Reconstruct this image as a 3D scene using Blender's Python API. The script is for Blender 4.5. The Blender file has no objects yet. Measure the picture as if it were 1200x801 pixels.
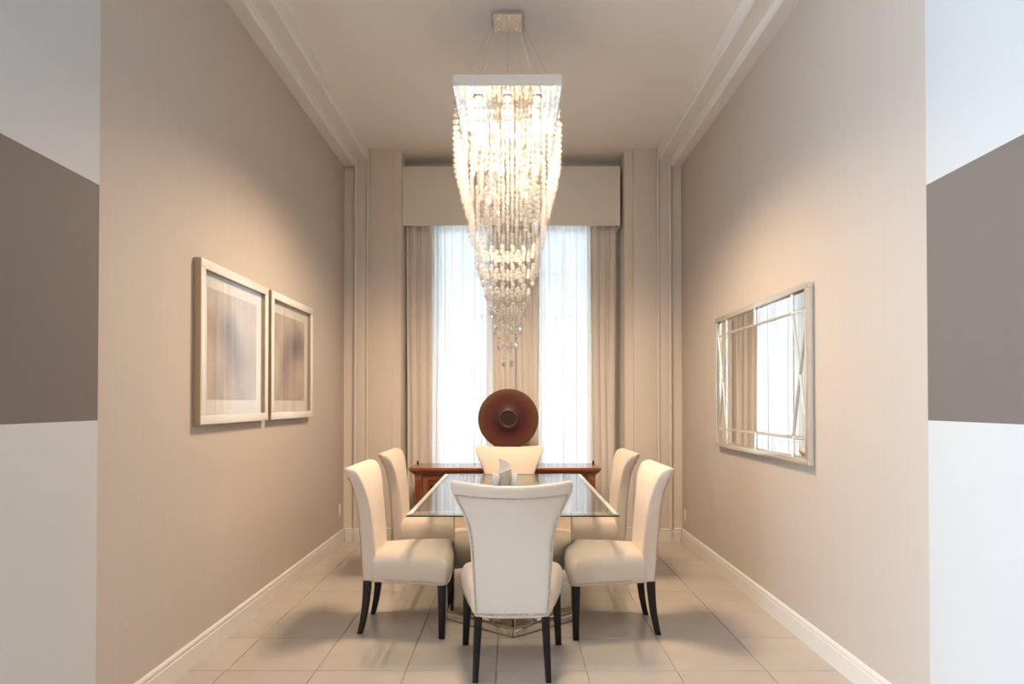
import bpy, bmesh, math, random
from mathutils import Vector, Matrix

random.seed(7)
S = bpy.context.scene
COL = S.collection
PI = math.pi

# ------------------------------------------------------------------ camera
F_PX, CAM_H, PITCH = 760.0, 1.42, 0.7
cam = bpy.data.cameras.new('camera')
cam.sensor_fit = 'HORIZONTAL'
cam.sensor_width = 36.0
cam.lens = 36.0 * F_PX / 1200.0
cam.shift_x = -1.0 / 1200.0
cam.shift_y = (70.5 - F_PX * math.tan(math.radians(PITCH))) / 1200.0
cam.clip_start = 0.05
camo = bpy.data.objects.new('camera', cam)
camo.location = (0, 0, CAM_H)
camo.rotation_euler = (math.radians(90 + PITCH), 0, 0)
COL.objects.link(camo)
S.camera = camo

# ------------------------------------------------------------------ world, exposure
W_STRENGTH = 13.5
SPOT_W = 60.0
world = bpy.data.worlds.new('overcast_sky')
world.use_nodes = True
S.world = world
bg = world.node_tree.nodes['Background']
bg.inputs[0].default_value = (0.68, 0.84, 1.0, 1)
bg.inputs[1].default_value = W_STRENGTH
S.view_settings.view_transform = 'Standard'
S.view_settings.look = 'None'
S.view_settings.gamma = 1.0
S.view_settings.use_curve_mapping = False
S.view_settings.exposure = 0.29
cy = S.cycles
cy.use_denoising = True
cy.use_adaptive_sampling = False
cy.max_bounces = 10
cy.diffuse_bounces = 6
cy.glossy_bounces = 6
cy.transmission_bounces = 8
cy.transparent_max_bounces = 64
cy.sample_clamp_indirect = 6.0
cy.caustics_reflective = False
cy.caustics_refractive = False


def portal(name, loc, rot, sx, sy):
    l = bpy.data.lights.new(name, 'AREA')
    l.shape = 'RECTANGLE'
    l.size, l.size_y = sx, sy
    l.cycles.is_portal = True
    o = bpy.data.objects.new(name, l)
    o.location = loc
    o.rotation_euler = rot
    COL.objects.link(o)


# window openings (x0, x1, z0, z1) in the back wall, and the hall's side window (y0, y1, z0, z1)
BACK_WIN = [(-0.86, -0.25, 0.45, 3.35), (0.27, 0.86, 0.45, 3.35)]
HALL_WIN = (-1.8, 1.9, 0.2, 3.7)
REAR_FILL_WIN = (-3.9, -2.9, 0.6, 3.2)  # unseen rear opening, added to light the chair backs
NICHE_Y = 7.08
for i, (a, b, c, d) in enumerate(BACK_WIN):
    portal('daylight_portal', ((a + b) / 2, NICHE_Y + 0.11, (c + d) / 2), (-PI / 2, 0, 0), b - a, d - c)
portal('daylight_portal', (-5.06, (HALL_WIN[0] + HALL_WIN[1]) / 2, (HALL_WIN[2] + HALL_WIN[3]) / 2), (0, -PI / 2, 0),
       HALL_WIN[3] - HALL_WIN[2], HALL_WIN[1] - HALL_WIN[0])


portal('daylight_portal', ((REAR_FILL_WIN[0] + REAR_FILL_WIN[1]) / 2, -3.66, (REAR_FILL_WIN[2] + REAR_FILL_WIN[3]) / 2), (PI / 2, 0, 0),
       REAR_FILL_WIN[1] - REAR_FILL_WIN[0], REAR_FILL_WIN[3] - REAR_FILL_WIN[2])


# ------------------------------------------------------------------ helpers
class MB:
    def __init__(self):
        self.v, self.f = [], []

    def add(self, vs, fs):
        n = len(self.v)
        self.v += [tuple(p) for p in vs]
        self.f += [tuple(i + n for i in f) for f in fs]
        return self

    def box(self, x0, x1, y0, y1, z0, z1):
        return self.add([(x0, y0, z0), (x1, y0, z0), (x1, y1, z0), (x0, y1, z0),
                         (x0, y0, z1), (x1, y0, z1), (x1, y1, z1), (x0, y1, z1)],
                        [(0, 3, 2, 1), (4, 5, 6, 7), (0, 1, 5, 4), (1, 2, 6, 5), (2, 3, 7, 6), (3, 0, 4, 7)])

    def loft(self, loops, cap=True, closed=True):
        n = len(loops[0])
        vs = [p for l in loops for p in l]
        fs = []
        for i in range(len(loops) - 1):
            for j in range(n if closed else n - 1):
                k = (j + 1) % n
                fs.append((i * n + j, i * n + k, (i + 1) * n + k, (i + 1) * n + j))
        if cap:
            fs.append(tuple(reversed(range(n))))
            fs.append(tuple((len(loops) - 1) * n + j for j in range(n)))
        return self.add(vs, fs)

    def prism(self, poly, z0, z1):            # poly in xy
        return self.loft([[(x, y, z0) for x, y in poly], [(x, y, z1) for x, y in poly]])

    def prism_y(self, poly, y0, y1):          # poly in xz
        return self.loft([[(x, y0, z) for x, z in poly], [(x, y1, z) for x, z in poly]])

    def prism_x(self, poly, x0, x1):          # poly in yz
        return self.loft([[(x0, y, z) for y, z in poly], [(x1, y, z) for y, z in poly]])

    def lathe(self, prof, n=24, axis='z', c=(0, 0, 0)):
        loops = []
        for r, h in prof:
            l = []
            for k in range(n):
                a = 2 * PI * k / n
                p = (r * math.cos(a), r * math.sin(a), h)
                if axis == 'y':
                    p = (p[0], p[2], p[1])
                l.append((p[0] + c[0], p[1] + c[1], p[2] + c[2]))
            loops.append(l)
        return self.loft(loops)

    def tube(self, pts, r, n=6):
        pts = [Vector(p) for p in pts]
        rs = r if isinstance(r, (list, tuple)) else [r] * len(pts)
        loops = []
        for i, p in enumerate(pts):
            d = (pts[min(i + 1, len(pts) - 1)] - pts[max(i - 1, 0)]).normalized()
            up = Vector((0, 0, 1)) if abs(d.z) < 0.9 else Vector((1, 0, 0))
            a = d.cross(up).normalized()
            b = d.cross(a).normalized()
            loops.append([tuple(p + rs[i] * (math.cos(2 * PI * k / n) * a + math.sin(2 * PI * k / n) * b)) for k in range(n)])
        return self.loft(loops)

    def data(self, name, m, smooth=40, bevel=0, seg=2):
        me = bpy.data.meshes.new(name)
        me.from_pydata(self.v, [], self.f)
        bm = bmesh.new()
        bm.from_mesh(me)
        bmesh.ops.recalc_face_normals(bm, faces=bm.faces)
        if bevel:
            es = [e for e in bm.edges if len(e.link_faces) == 2 and e.calc_face_angle(0) > 0.5]
            bmesh.ops.bevel(bm, geom=es, offset=bevel, segments=seg, affect='EDGES', profile=0.5, clamp_overlap=True)
        bm.to_mesh(me)
        bm.free()
        if smooth:
            for p in me.polygons:
                p.use_smooth = True
            me.set_sharp_from_angle(angle=math.radians(smooth))
        me.materials.append(m)
        return me

    def build(self, name, m, parent=None, smooth=40, bevel=0, loc=None, seg=2):
        return link(name, self.data(name, m, smooth, bevel, seg), parent, loc)


def link(name, me, parent=None, loc=None):
    o = bpy.data.objects.new(name, me)
    COL.objects.link(o)
    if parent:
        o.parent = parent
    if loc:
        o.location = loc
    return o


def tag(o, label, cat, group=None):
    o['label'] = label
    o['category'] = cat
    if group:
        o['group'] = group
    return o


def thing(name, label, cat, loc=(0, 0, 0), rz=0, group=None):
    o = bpy.data.objects.new(name, None)
    o.empty_display_size = 0.1
    COL.objects.link(o)
    o.location = loc
    o.rotation_euler = (0, 0, rz)
    return tag(o, label, cat, group)


def struct(o, label=None):
    o['kind'] = 'structure'
    if label:
        o['label'] = label
    return o


def dup(o, parent=None):
    c = o.copy()
    COL.objects.link(c)
    c.parent = parent
    for ch in o.children:
        dup(ch, c)
    return c


# ------------------------------------------------------------------ materials
def new_mat(name):
    m = bpy.data.materials.new(name)
    m.use_nodes = True
    nt = m.node_tree
    return m, nt, nt.nodes['Principled BSDF']


def mat(name, col, rough=0.5, metal=0.0, noise=0.0, nscale=8.0, stretch=(1, 1, 1), bump=0.0, sheen=0.0, coat=0.0, rand=0.0, spec=0.5):
    m, nt, p = new_mat(name)
    p.inputs['Roughness'].default_value = rough
    p.inputs['Metallic'].default_value = metal
    p.inputs['Sheen Weight'].default_value = sheen
    p.inputs['Coat Weight'].default_value = coat
    p.inputs['Specular IOR Level'].default_value = spec
    c = (*col, 1)
    p.inputs['Base Color'].default_value = c
    if noise or bump:
        tc = nt.nodes.new('ShaderNodeTexCoord')
        mp = nt.nodes.new('ShaderNodeMapping')
        mp.inputs['Scale'].default_value = stretch
        nz = nt.nodes.new('ShaderNodeTexNoise')
        nz.inputs['Scale'].default_value = nscale
        nz.inputs['Detail'].default_value = 5
        nt.links.new(tc.outputs['Object'], mp.inputs[0])
        nt.links.new(mp.outputs[0], nz.inputs['Vector'])
        if noise:
            mr = nt.nodes.new('ShaderNodeMapRange')
            mr.inputs[3].default_value = 1 - noise
            mr.inputs[4].default_value = 1 + noise
            nt.links.new(nz.outputs[0], mr.inputs[0])
            val = mr.outputs[0]
            if rand:
                oi = nt.nodes.new('ShaderNodeObjectInfo')
                r2 = nt.nodes.new('ShaderNodeMapRange')
                r2.inputs[3].default_value = 1 - rand
                r2.inputs[4].default_value = 1 + rand
                nt.links.new(oi.outputs['Random'], r2.inputs[0])
                mu = nt.nodes.new('ShaderNodeMath')
                mu.operation = 'MULTIPLY'
                nt.links.new(val, mu.inputs[0])
                nt.links.new(r2.outputs[0], mu.inputs[1])
                val = mu.outputs[0]
            vm = nt.nodes.new('ShaderNodeVectorMath')
            vm.operation = 'SCALE'
            vm.inputs[0].default_value = col
            nt.links.new(val, vm.inputs['Scale'])
            nt.links.new(vm.outputs[0], p.inputs['Base Color'])
        if bump:
            b = nt.nodes.new('ShaderNodeBump')
            b.inputs['Strength'].default_value = bump
            b.inputs['Distance'].default_value = 0.004
            nt.links.new(nz.outputs[0], b.inputs['Height'])
            nt.links.new(b.outputs[0], p.inputs['Normal'])
    return m


def glass_mat(name, tint, ior=1.5, rough=0.0):
    """thin clear glass: fresnel mix of see-through and mirror reflection"""
    m = bpy.data.materials.new(name)
    m.use_nodes = True
    nt = m.node_tree
    nt.nodes.clear()
    out = nt.nodes.new('ShaderNodeOutputMaterial')
    mx = nt.nodes.new('ShaderNodeMixShader')
    fr = nt.nodes.new('ShaderNodeFresnel')
    ge = nt.nodes.new('ShaderNodeNewGeometry')   # thin sheet: same reflectance from both sides
    mr = nt.nodes.new('ShaderNodeMapRange')
    mr.inputs[3].default_value = ior
    mr.inputs[4].default_value = 1 / ior
    nt.links.new(ge.outputs['Backfacing'], mr.inputs[0])
    nt.links.new(mr.outputs[0], fr.inputs[0])
    tr = nt.nodes.new('ShaderNodeBsdfTransparent')
    tr.inputs[0].default_value = (*tint, 1)
    gl = nt.nodes.new('ShaderNodeBsdfGlossy')
    gl.inputs['Roughness'].default_value = rough
    nt.links.new(fr.outputs[0], mx.inputs[0])
    nt.links.new(tr.outputs[0], mx.inputs[1])
    nt.links.new(gl.outputs[0], mx.inputs[2])
    nt.links.new(mx.outputs[0], out.inputs[0])
    return m


def cloth_mat(name, col, transp, transl):
    """thin woven cloth: open weave, light let through and light thrown back"""
    m = bpy.data.materials.new(name)
    m.use_nodes = True
    nt = m.node_tree
    nt.nodes.clear()
    out = nt.nodes.new('ShaderNodeOutputMaterial')
    m1 = nt.nodes.new('ShaderNodeMixShader')
    m2 = nt.nodes.new('ShaderNodeMixShader')
    d = nt.nodes.new('ShaderNodeBsdfDiffuse')
    t = nt.nodes.new('ShaderNodeBsdfTranslucent')
    x = nt.nodes.new('ShaderNodeBsdfTransparent')
    d.inputs[0].default_value = (*col, 1)
    t.inputs[0].default_value = (*col, 1)
    m1.inputs[0].default_value = transl
    m2.inputs[0].default_value = transp
    nt.links.new(d.outputs[0], m1.inputs[1])
    nt.links.new(t.outputs[0], m1.inputs[2])
    nt.links.new(m1.outputs[0], m2.inputs[1])
    nt.links.new(x.outputs[0], m2.inputs[2])
    nt.links.new(m2.outputs[0], out.inputs[0])
    return m


def crystal_mat(name, clear, gloss):
    m = bpy.data.materials.new(name)
    m.use_nodes = True
    nt = m.node_tree
    nt.nodes.clear()
    out = nt.nodes.new('ShaderNodeOutputMaterial')
    x = nt.nodes.new('ShaderNodeBsdfTransparent')
    x.inputs[0].default_value = (0.97, 0.97, 0.97, 1)
    g = nt.nodes.new('ShaderNodeBsdfGlossy')
    g.inputs['Roughness'].default_value = 0.08
    t = nt.nodes.new('ShaderNodeBsdfTranslucent')
    t.inputs[0].default_value = (0.95, 0.93, 0.9, 1)
    d = nt.nodes.new('ShaderNodeBsdfDiffuse')
    d.inputs[0].default_value = (0.95, 0.93, 0.9, 1)
    a = nt.nodes.new('ShaderNodeMixShader')
    a.inputs[0].default_value = 0.5
    b = nt.nodes.new('ShaderNodeMixShader')
    b.inputs[0].default_value = gloss
    c = nt.nodes.new('ShaderNodeMixShader')
    c.inputs[0].default_value = clear
    nt.links.new(t.outputs[0], a.inputs[1])
    nt.links.new(d.outputs[0], a.inputs[2])
    nt.links.new(a.outputs[0], b.inputs[1])
    nt.links.new(g.outputs[0], b.inputs[2])
    nt.links.new(b.outputs[0], c.inputs[1])
    nt.links.new(x.outputs[0], c.inputs[2])
    nt.links.new(c.outputs[0], out.inputs[0])
    return m


def band_wall_mat(name, white, brown, z0, z1):
    m, nt, p = new_mat(name)
    p.inputs['Roughness'].default_value = 0.6
    tc = nt.nodes.new('ShaderNodeTexCoord')
    sp = nt.nodes.new('ShaderNodeSeparateXYZ')
    nt.links.new(tc.outputs['Object'], sp.inputs[0])
    a = nt.nodes.new('ShaderNodeMath'); a.operation = 'GREATER_THAN'; a.inputs[1].default_value = z0
    b = nt.nodes.new('ShaderNodeMath'); b.operation = 'LESS_THAN'; b.inputs[1].default_value = z1
    c = nt.nodes.new('ShaderNodeMath'); c.operation = 'MULTIPLY'
    nt.links.new(sp.outputs[2], a.inputs[0]); nt.links.new(sp.outputs[2], b.inputs[0])
    nt.links.new(a.outputs[0], c.inputs[0]); nt.links.new(b.outputs[0], c.inputs[1])
    mx = nt.nodes.new('ShaderNodeMix'); mx.data_type = 'RGBA'
    mx.inputs[6].default_value = (*white, 1)
    mx.inputs[7].default_value = (*brown, 1)
    nt.links.new(c.outputs[0], mx.inputs[0])
    nt.links.new(mx.outputs[2], p.inputs['Base Color'])
    return m


def emit_mat(name, col, strength):
    m = bpy.data.materials.new(name)
    m.use_nodes = True
    nt = m.node_tree
    nt.nodes.clear()
    out = nt.nodes.new('ShaderNodeOutputMaterial')
    e = nt.nodes.new('ShaderNodeEmission')
    e.inputs[0].default_value = (*col, 1)
    e.inputs[1].default_value = strength
    nt.links.new(e.outputs[0], out.inputs[0])
    return m


def art_mat(name, seed, blobs):
    """pale watercolour: soft washes and dark pigment smudges (generated in the sheet's own coordinates)"""
    m, nt, p = new_mat(name)
    p.inputs['Roughness'].default_value = 0.7
    tc = nt.nodes.new('ShaderNodeTexCoord')
    nz = nt.nodes.new('ShaderNodeTexNoise')
    nz.noise_dimensions = '4D'
    nz.inputs['Scale'].default_value = 3.0
    nz.inputs['Detail'].default_value = 6
    nz.inputs['W'].default_value = seed
    nt.links.new(tc.outputs['Object'], nz.inputs['Vector'])
    rp = nt.nodes.new('ShaderNodeValToRGB')
    e = rp.color_ramp.elements
    e[0].position, e[0].color = 0.35, (0.50, 0.42, 0.37, 1)
    e[1].position, e[1].color = 0.62, (0.72, 0.66, 0.60, 1)
    nt.links.new(nz.outputs[0], rp.inputs[0])
    cur = rp.outputs[0]
    # distort coordinates for feathered edges
    dm = nt.nodes.new('ShaderNodeMix'); dm.data_type = 'VECTOR'
    dm.inputs[0].default_value = 0.12
    nt.links.new(tc.outputs['Object'], dm.inputs[4])
    nt.links.new(nz.outputs['Color'], dm.inputs[5])
    for (cy_, cz_, ry, rz, col, amt) in blobs:
        mp = nt.nodes.new('ShaderNodeMapping')
        mp.vector_type = 'TEXTURE'
        mp.inputs['Location'].default_value = (0.06, cy_ + 0.06, cz_ + 0.06)
        mp.inputs['Scale'].default_value = (5, ry * 1.35, rz * 1.35)
        nt.links.new(dm.outputs[1], mp.inputs[0])
        gr = nt.nodes.new('ShaderNodeTexGradient'); gr.gradient_type = 'SPHERICAL'
        nt.links.new(mp.outputs[0], gr.inputs[0])
        mu = nt.nodes.new('ShaderNodeMath'); mu.operation = 'MULTIPLY'; mu.inputs[1].default_value = amt
        nt.links.new(gr.outputs['Fac'], mu.inputs[0])
        mx = nt.nodes.new('ShaderNodeMix'); mx.data_type = 'RGBA'
        mx.clamp_factor = True
        mx.inputs[7].default_value = (*col, 1)
        nt.links.new(mu.outputs[0], mx.inputs[0])
        nt.links.new(cur, mx.inputs[6])
        cur = mx.outputs[2]
    nt.links.new(cur, p.inputs['Base Color'])
    return m


def disc_mat(name):
    m, nt, p = new_mat(name)
    p.inputs['Roughness'].default_value = 0.5
    p.inputs['Specular IOR Level'].default_value = 0.3
    tc = nt.nodes.new('ShaderNodeTexCoord')
    sp = nt.nodes.new('ShaderNodeSeparateXYZ')
    cb = nt.nodes.new('ShaderNodeCombineXYZ')
    nt.links.new(tc.outputs['Object'], sp.inputs[0])
    nt.links.new(sp.outputs[0], cb.inputs[0])
    nt.links.new(sp.outputs[2], cb.inputs[1])
    ln = nt.nodes.new('ShaderNodeVectorMath'); ln.operation = 'LENGTH'
    nt.links.new(cb.outputs[0], ln.inputs[0])
    nz = nt.nodes.new('ShaderNodeTexNoise'); nz.inputs['Scale'].default_value = 14; nz.inputs['Detail'].default_value = 6
    nt.links.new(tc.outputs['Object'], nz.inputs['Vector'])
    md = nt.nodes.new('ShaderNodeMath'); md.operation = 'MULTIPLY_ADD'
    md.inputs[1].default_value = 0.06
    nt.links.new(nz.outputs[0], md.inputs[0]); nt.links.new(ln.outputs['Value'], md.inputs[2])
    mr = nt.nodes.new('ShaderNodeMapRange')
    mr.inputs[1].default_value = 0.03; mr.inputs[2].default_value = 0.33
    nt.links.new(md.outputs[0], mr.inputs[0])
    rp = nt.nodes.new('ShaderNodeValToRGB')
    e = rp.color_ramp.elements
    e[0].position, e[0].color = 0.0, (0.022, 0.011, 0.009, 1)
    e[1].position, e[1].color = 1.0, (0.125, 0.050, 0.018, 1)
    for pos, c in ((0.24, (0.028, 0.012, 0.010, 1)), (0.27, (0.10, 0.035, 0.022, 1)), (0.30, (0.10, 0.035, 0.022, 1)), (0.33, (0.045, 0.010, 0.009, 1)),
                   (0.50, (0.060, 0.010, 0.010, 1)), (0.66, (0.10, 0.014, 0.012, 1)), (0.76, (0.095, 0.024, 0.010, 1)), (0.86, (0.105, 0.042, 0.012, 1))):
        q = rp.color_ramp.elements.new(pos); q.color = c
    nt.links.new(mr.outputs[0], rp.inputs[0])
    nt.links.new(rp.outputs[0], p.inputs['Base Color'])
    b = nt.nodes.new('ShaderNodeBump'); b.inputs['Strength'].default_value = 0.3; b.inputs['Distance'].default_value = 0.004
    nt.links.new(nz.outputs[0], b.inputs['Height']); nt.links.new(b.outputs[0], p.inputs['Normal'])
    return m


M = {}
M['wallpaper'] = mat('wallpaper', (0.55, 0.477, 0.415), 0.65, noise=0.035, nscale=3.0, stretch=(1, 14, 0.35))
M['back_paint'] = mat('back_paint', (0.78, 0.69, 0.60), 0.6)
M['ceiling_paint'] = mat('ceiling_paint', (0.90, 0.87, 0.82), 0.7)
M['crown_paint'] = mat('crown_paint', (0.84, 0.81, 0.76), 0.55)
M['trim_paint'] = mat('trim_paint', (0.74, 0.70, 0.65), 0.4)
M['hall_paint'] = band_wall_mat('hall_paint', (0.60, 0.60, 0.60), (0.17, 0.142, 0.128), 1.345, 2.32)
M['hall_plain'] = mat('hall_plain', (0.22, 0.21, 0.20), 0.6)
M['tile'] = mat('tile', (0.51, 0.45, 0.395), 0.24, noise=0.07, nscale=3.0, stretch=(1, 2.2, 1), rand=0.03)
M['hall_rug'] = mat('hall_rug', (0.26, 0.22, 0.19), 0.9, noise=0.08, nscale=30)
M['grout'] = mat('grout', (0.44, 0.39, 0.34), 0.9)
M['velvet'] = mat('velvet', (0.76, 0.63, 0.515), 0.85, noise=0.03, nscale=5, sheen=0.25)
M['nail'] = mat('nail', (0.60, 0.54, 0.47), 0.3, 1.0)
M['espresso'] = mat('espresso', (0.012, 0.009, 0.008), 0.42, spec=0.3, noise=0.2, nscale=9, stretch=(4, 4, 0.5))
M['chrome'] = mat('chrome', (0.86, 0.85, 0.83), 0.06, 1.0)
M['brushed'] = mat('brushed', (0.72, 0.69, 0.65), 0.22, 1.0)
M['mirror'] = mat('mirror', (0.90, 0.90, 0.89), 0.015, 1.0)
M['antique_mirror'] = mat('antique_mirror', (0.80, 0.77, 0.72), 0.03, 1.0)
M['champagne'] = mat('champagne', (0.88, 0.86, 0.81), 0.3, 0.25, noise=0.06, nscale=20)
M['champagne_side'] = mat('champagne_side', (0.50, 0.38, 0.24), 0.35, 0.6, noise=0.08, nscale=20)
M['table_glass'] = glass_mat('table_glass', (0.88, 0.92, 0.91), 2.4)
M['glass_edge'] = mat('glass_edge', (0.02, 0.035, 0.035), 0.15, spec=0.4)
M['bevel_shine'] = mat('bevel_shine', (0.72, 0.80, 0.80), 0.12, spec=0.9)  # opaque pale colour stands in for window light caught by the side bevels
M['pane_glass'] = glass_mat('pane_glass', (0.96, 0.98, 0.98), 1.35)
M['picture_glass'] = glass_mat('picture_glass', (0.97, 0.97, 0.97), 1.5)
M['sheer'] = cloth_mat('sheer', (0.78, 0.77, 0.75), 0.020, 0.092)
M['drape'] = cloth_mat('drape', (0.92, 0.85, 0.77), 0.0, 0.20)
M['pelmet_cloth'] = mat('pelmet_cloth', (0.86, 0.81, 0.72), 0.8, noise=0.02, nscale=60)
M['crystal'] = crystal_mat('crystal', 0.935, 0.80)
M['crystal_round'] = crystal_mat('crystal_round', 0.80, 0.78)
M['crystal_drop_bright'] = crystal_mat('crystal_drop_bright', 0.42, 0.45)  # extra white mixed in, painting bright refracted light into the low drops
M['bulb'] = emit_mat('bulb', (1.0, 0.80, 0.55), 14.0)
M['cherry'] = mat('cherry', (0.27, 0.075, 0.022), 0.22, noise=0.28, nscale=6, stretch=(1, 6, 8), coat=0.4)
M['cherry_dark'] = mat('cherry_dark', (0.17, 0.045, 0.016), 0.3, noise=0.25, nscale=6, stretch=(6, 6, 1))
M['black_iron'] = mat('black_iron', (0.012, 0.011, 0.010), 0.35, 0.6)
M['white_plastic'] = mat('white_plastic', (0.80, 0.78, 0.74), 0.4)
M['ceramic'] = mat('ceramic', (0.84, 0.83, 0.82), 0.15, coat=0.6)
M['cream_ceramic'] = mat('cream_ceramic', (0.80, 0.73, 0.62), 0.5)
M['frost'] = cloth_mat('frost', (0.94, 0.92, 0.90), 0.08, 0.3)
M['silver_leaf'] = mat('silver_leaf', (0.84, 0.79, 0.71), 0.25, 0.75, noise=0.05, nscale=20)
M['bronze'] = mat('bronze', (0.34, 0.27, 0.19), 0.3, 0.9)
M['mat_board'] = mat('mat_board', (0.88, 0.86, 0.82), 0.8)
M['window_frame'] = mat('window_frame', (0.78, 0.78, 0.76), 0.5)

# ------------------------------------------------------------------ room shell
XW = 1.734          # half width of the dining room
Y0, YB = 2.68, 6.66  # where the dining room starts, back wall
CEIL = 4.03
T = 0.15

struct(MB().box(-XW - T, -XW, Y0, YB + 0.6, -0.02, CEIL).build('wall_left', M['wallpaper']), 'beige striated wallpaper wall behind the framed pictures')
struct(MB().box(XW, XW + T, Y0, YB + 0.6, -0.02, CEIL).build('wall_right', M['wallpaper']), 'beige striated wallpaper wall behind the mirror')
# hall walls with the painted band
HX = 1.715
struct(MB().box(-XW - T, -HX, 2.12, Y0, -0.02, CEIL).build('wall_left_front', M['hall_paint']), 'white hall wall end with wide brown painted band beside the pictures wall')
struct(MB().box(HX, XW + T, -3.6, Y0, -0.02, CEIL).build('wall_right_front', M['hall_paint']), 'white hall wall with wide brown painted band beside the mirror wall')
struct(MB().box(-5.2, -XW - T, 2.12, 2.3, -0.02, CEIL).build('wall_hall_end', M['hall_plain']))
a, b, c, d = REAR_FILL_WIN
hr = MB().box(-5.2, a, -3.8, -3.6, -0.02, CEIL).box(b, XW + T, -3.8, -3.6, -0.02, CEIL).box(a, b, -3.8, -3.6, -0.02, c).box(a, b, -3.8, -3.6, d, CEIL)
struct(hr.build('wall_hall_rear', M['hall_plain']))
w4 = MB()
for k in range(5):
    x = a + (b - a) * k / 4
    w4.box(x - 0.03, x + 0.03, -3.74, -3.68, c, d)
for z in (c + 0.03, (c + d) / 2, d - 0.03):
    w4.box(a, b, -3.735, -3.685, z - 0.03, z + 0.03)
struct(w4.build('window_4', M['window_frame']), 'unseen hall window added behind the viewer to light the chair backs')
hw = MB()
a, b, c, d = HALL_WIN
hw.box(-5.2, -5.0, -3.6, a, -0.02, CEIL).box(-5.2, -5.0, b, 2.12, -0.02, CEIL).box(-5.2, -5.0, a, b, -0.02, c).box(-5.2, -5.0, a, b, d, CEIL)
struct(hw.build('wall_hall_side', M['hall_plain']))
struct(MB().box(-5.2, XW + T, -3.8, YB + 0.75, CEIL, CEIL + 0.12).build('ceiling', M['ceiling_paint']), 'smooth warm white ceiling')
w3 = MB()
for k in range(5):
    y = a + (b - a) * k / 4
    w3.box(-5.14, -5.06, y - 0.03, y + 0.03, c, d)
for z in (c + 0.03, (c + d) / 2, d - 0.03):
    w3.box(-5.13, -5.07, a, b, z - 0.03, z + 0.03)
struct(w3.build('window_3', M['window_frame']), 'tall hall window with white frame')

# floor: slab with joints, every tile its own piece
floor = struct(MB().box(-XW - T, XW + T, 2.12, YB + 0.6, -0.10, -0.006).build('floor', M['grout']), 'large beige porcelain floor tiles with thin joints')
TS, G = 0.477, 0.0025
xl = [0.866 + TS * k for k in range(-6, 4)]
yl = [3.45 + TS * k for k in range(-3, 9)]
tm = {}
for i in range(len(xl) - 1):
    for j in range(len(yl) - 1):
        x0, x1, y0, y1 = xl[i], xl[i + 1], yl[j], yl[j + 1]
        if y0 > YB - 0.06:
            x0, x1 = max(x0, -1.15), min(x1, 1.15)
        else:
            x0, x1 = max(x0, -XW + 0.0), min(x1, XW)
        y0, y1 = max(y0, 2.13), min(y1, NICHE_Y)
        if x1 - x0 < 0.02 or y1 - y0 < 0.02:
            continue
        key = (round(x1 - x0, 3), round(y1 - y0, 3))
        if key not in tm:
            hx, hy = (x1 - x0) / 2 - G, (y1 - y0) / 2 - G
            tm[key] = MB().box(-hx, hx, -hy, hy, -0.012, 0.0).data('tile', M['tile'], bevel=0.0015, seg=1)
        link('tile', tm[key], floor, ((x0 + x1) / 2, (y0 + y1) / 2, 0))
struct(MB().box(-5.2, XW + T, -3.8, 2.12, -0.10, 0.0).build('floor_hall', M['hall_rug']), 'brown hall carpet')

# back wall: stepped pilasters, niche with two windows
for s, nm in ((-1, 'left'), (1, 'right')):
    def strip(x0, x1, y):
        return MB().box(min(s * x0, s * x1), max(s * x0, s * x1), y, YB + 0.45, 0, CEIL)
    pil = strip(1.16, 1.245, YB + 0.05).build('wall_back_' + nm, M['back_paint'])
    struct(pil, 'stepped beige pilaster beside the window niche on the ' + ('pictures' if s < 0 else 'mirror') + ' side')
    strip(1.245, 1.485, YB).build('pilaster', M['back_paint'], pil, bevel=0.004)
    strip(1.485, 1.62, YB - 0.025).build('pilaster_strip', M['back_paint'], pil, bevel=0.004)
    strip(1.62, XW, YB - 0.005).build('corner_strip', M['back_paint'], pil)
    for xb, yb in ((1.615, YB - 0.03), (1.492, YB - 0.03)):
        MB().tube([(s * xb, yb, 0.13), (s * xb, yb, CEIL)], 0.014, 10).build('bead_moulding', M['trim_paint'], pil)
nb = MB()
e = [-1.2] + [v for w in BACK_WIN for v in (w[0], w[1])] + [1.2]
z0, z1 = BACK_WIN[0][2], BACK_WIN[0][3]
nb.box(-1.2, 1.2, NICHE_Y, NICHE_Y + 0.2, -0.02, z0).box(-1.2, 1.2, NICHE_Y, NICHE_Y + 0.2, z1, CEIL)
for i in (0, 2, 4):
    nb.box(e[i], e[i + 1], NICHE_Y, NICHE_Y + 0.2, z0, z1)
struct(nb.build('wall_back', M['back_paint']), 'beige niche wall around the two tall windows')
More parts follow.
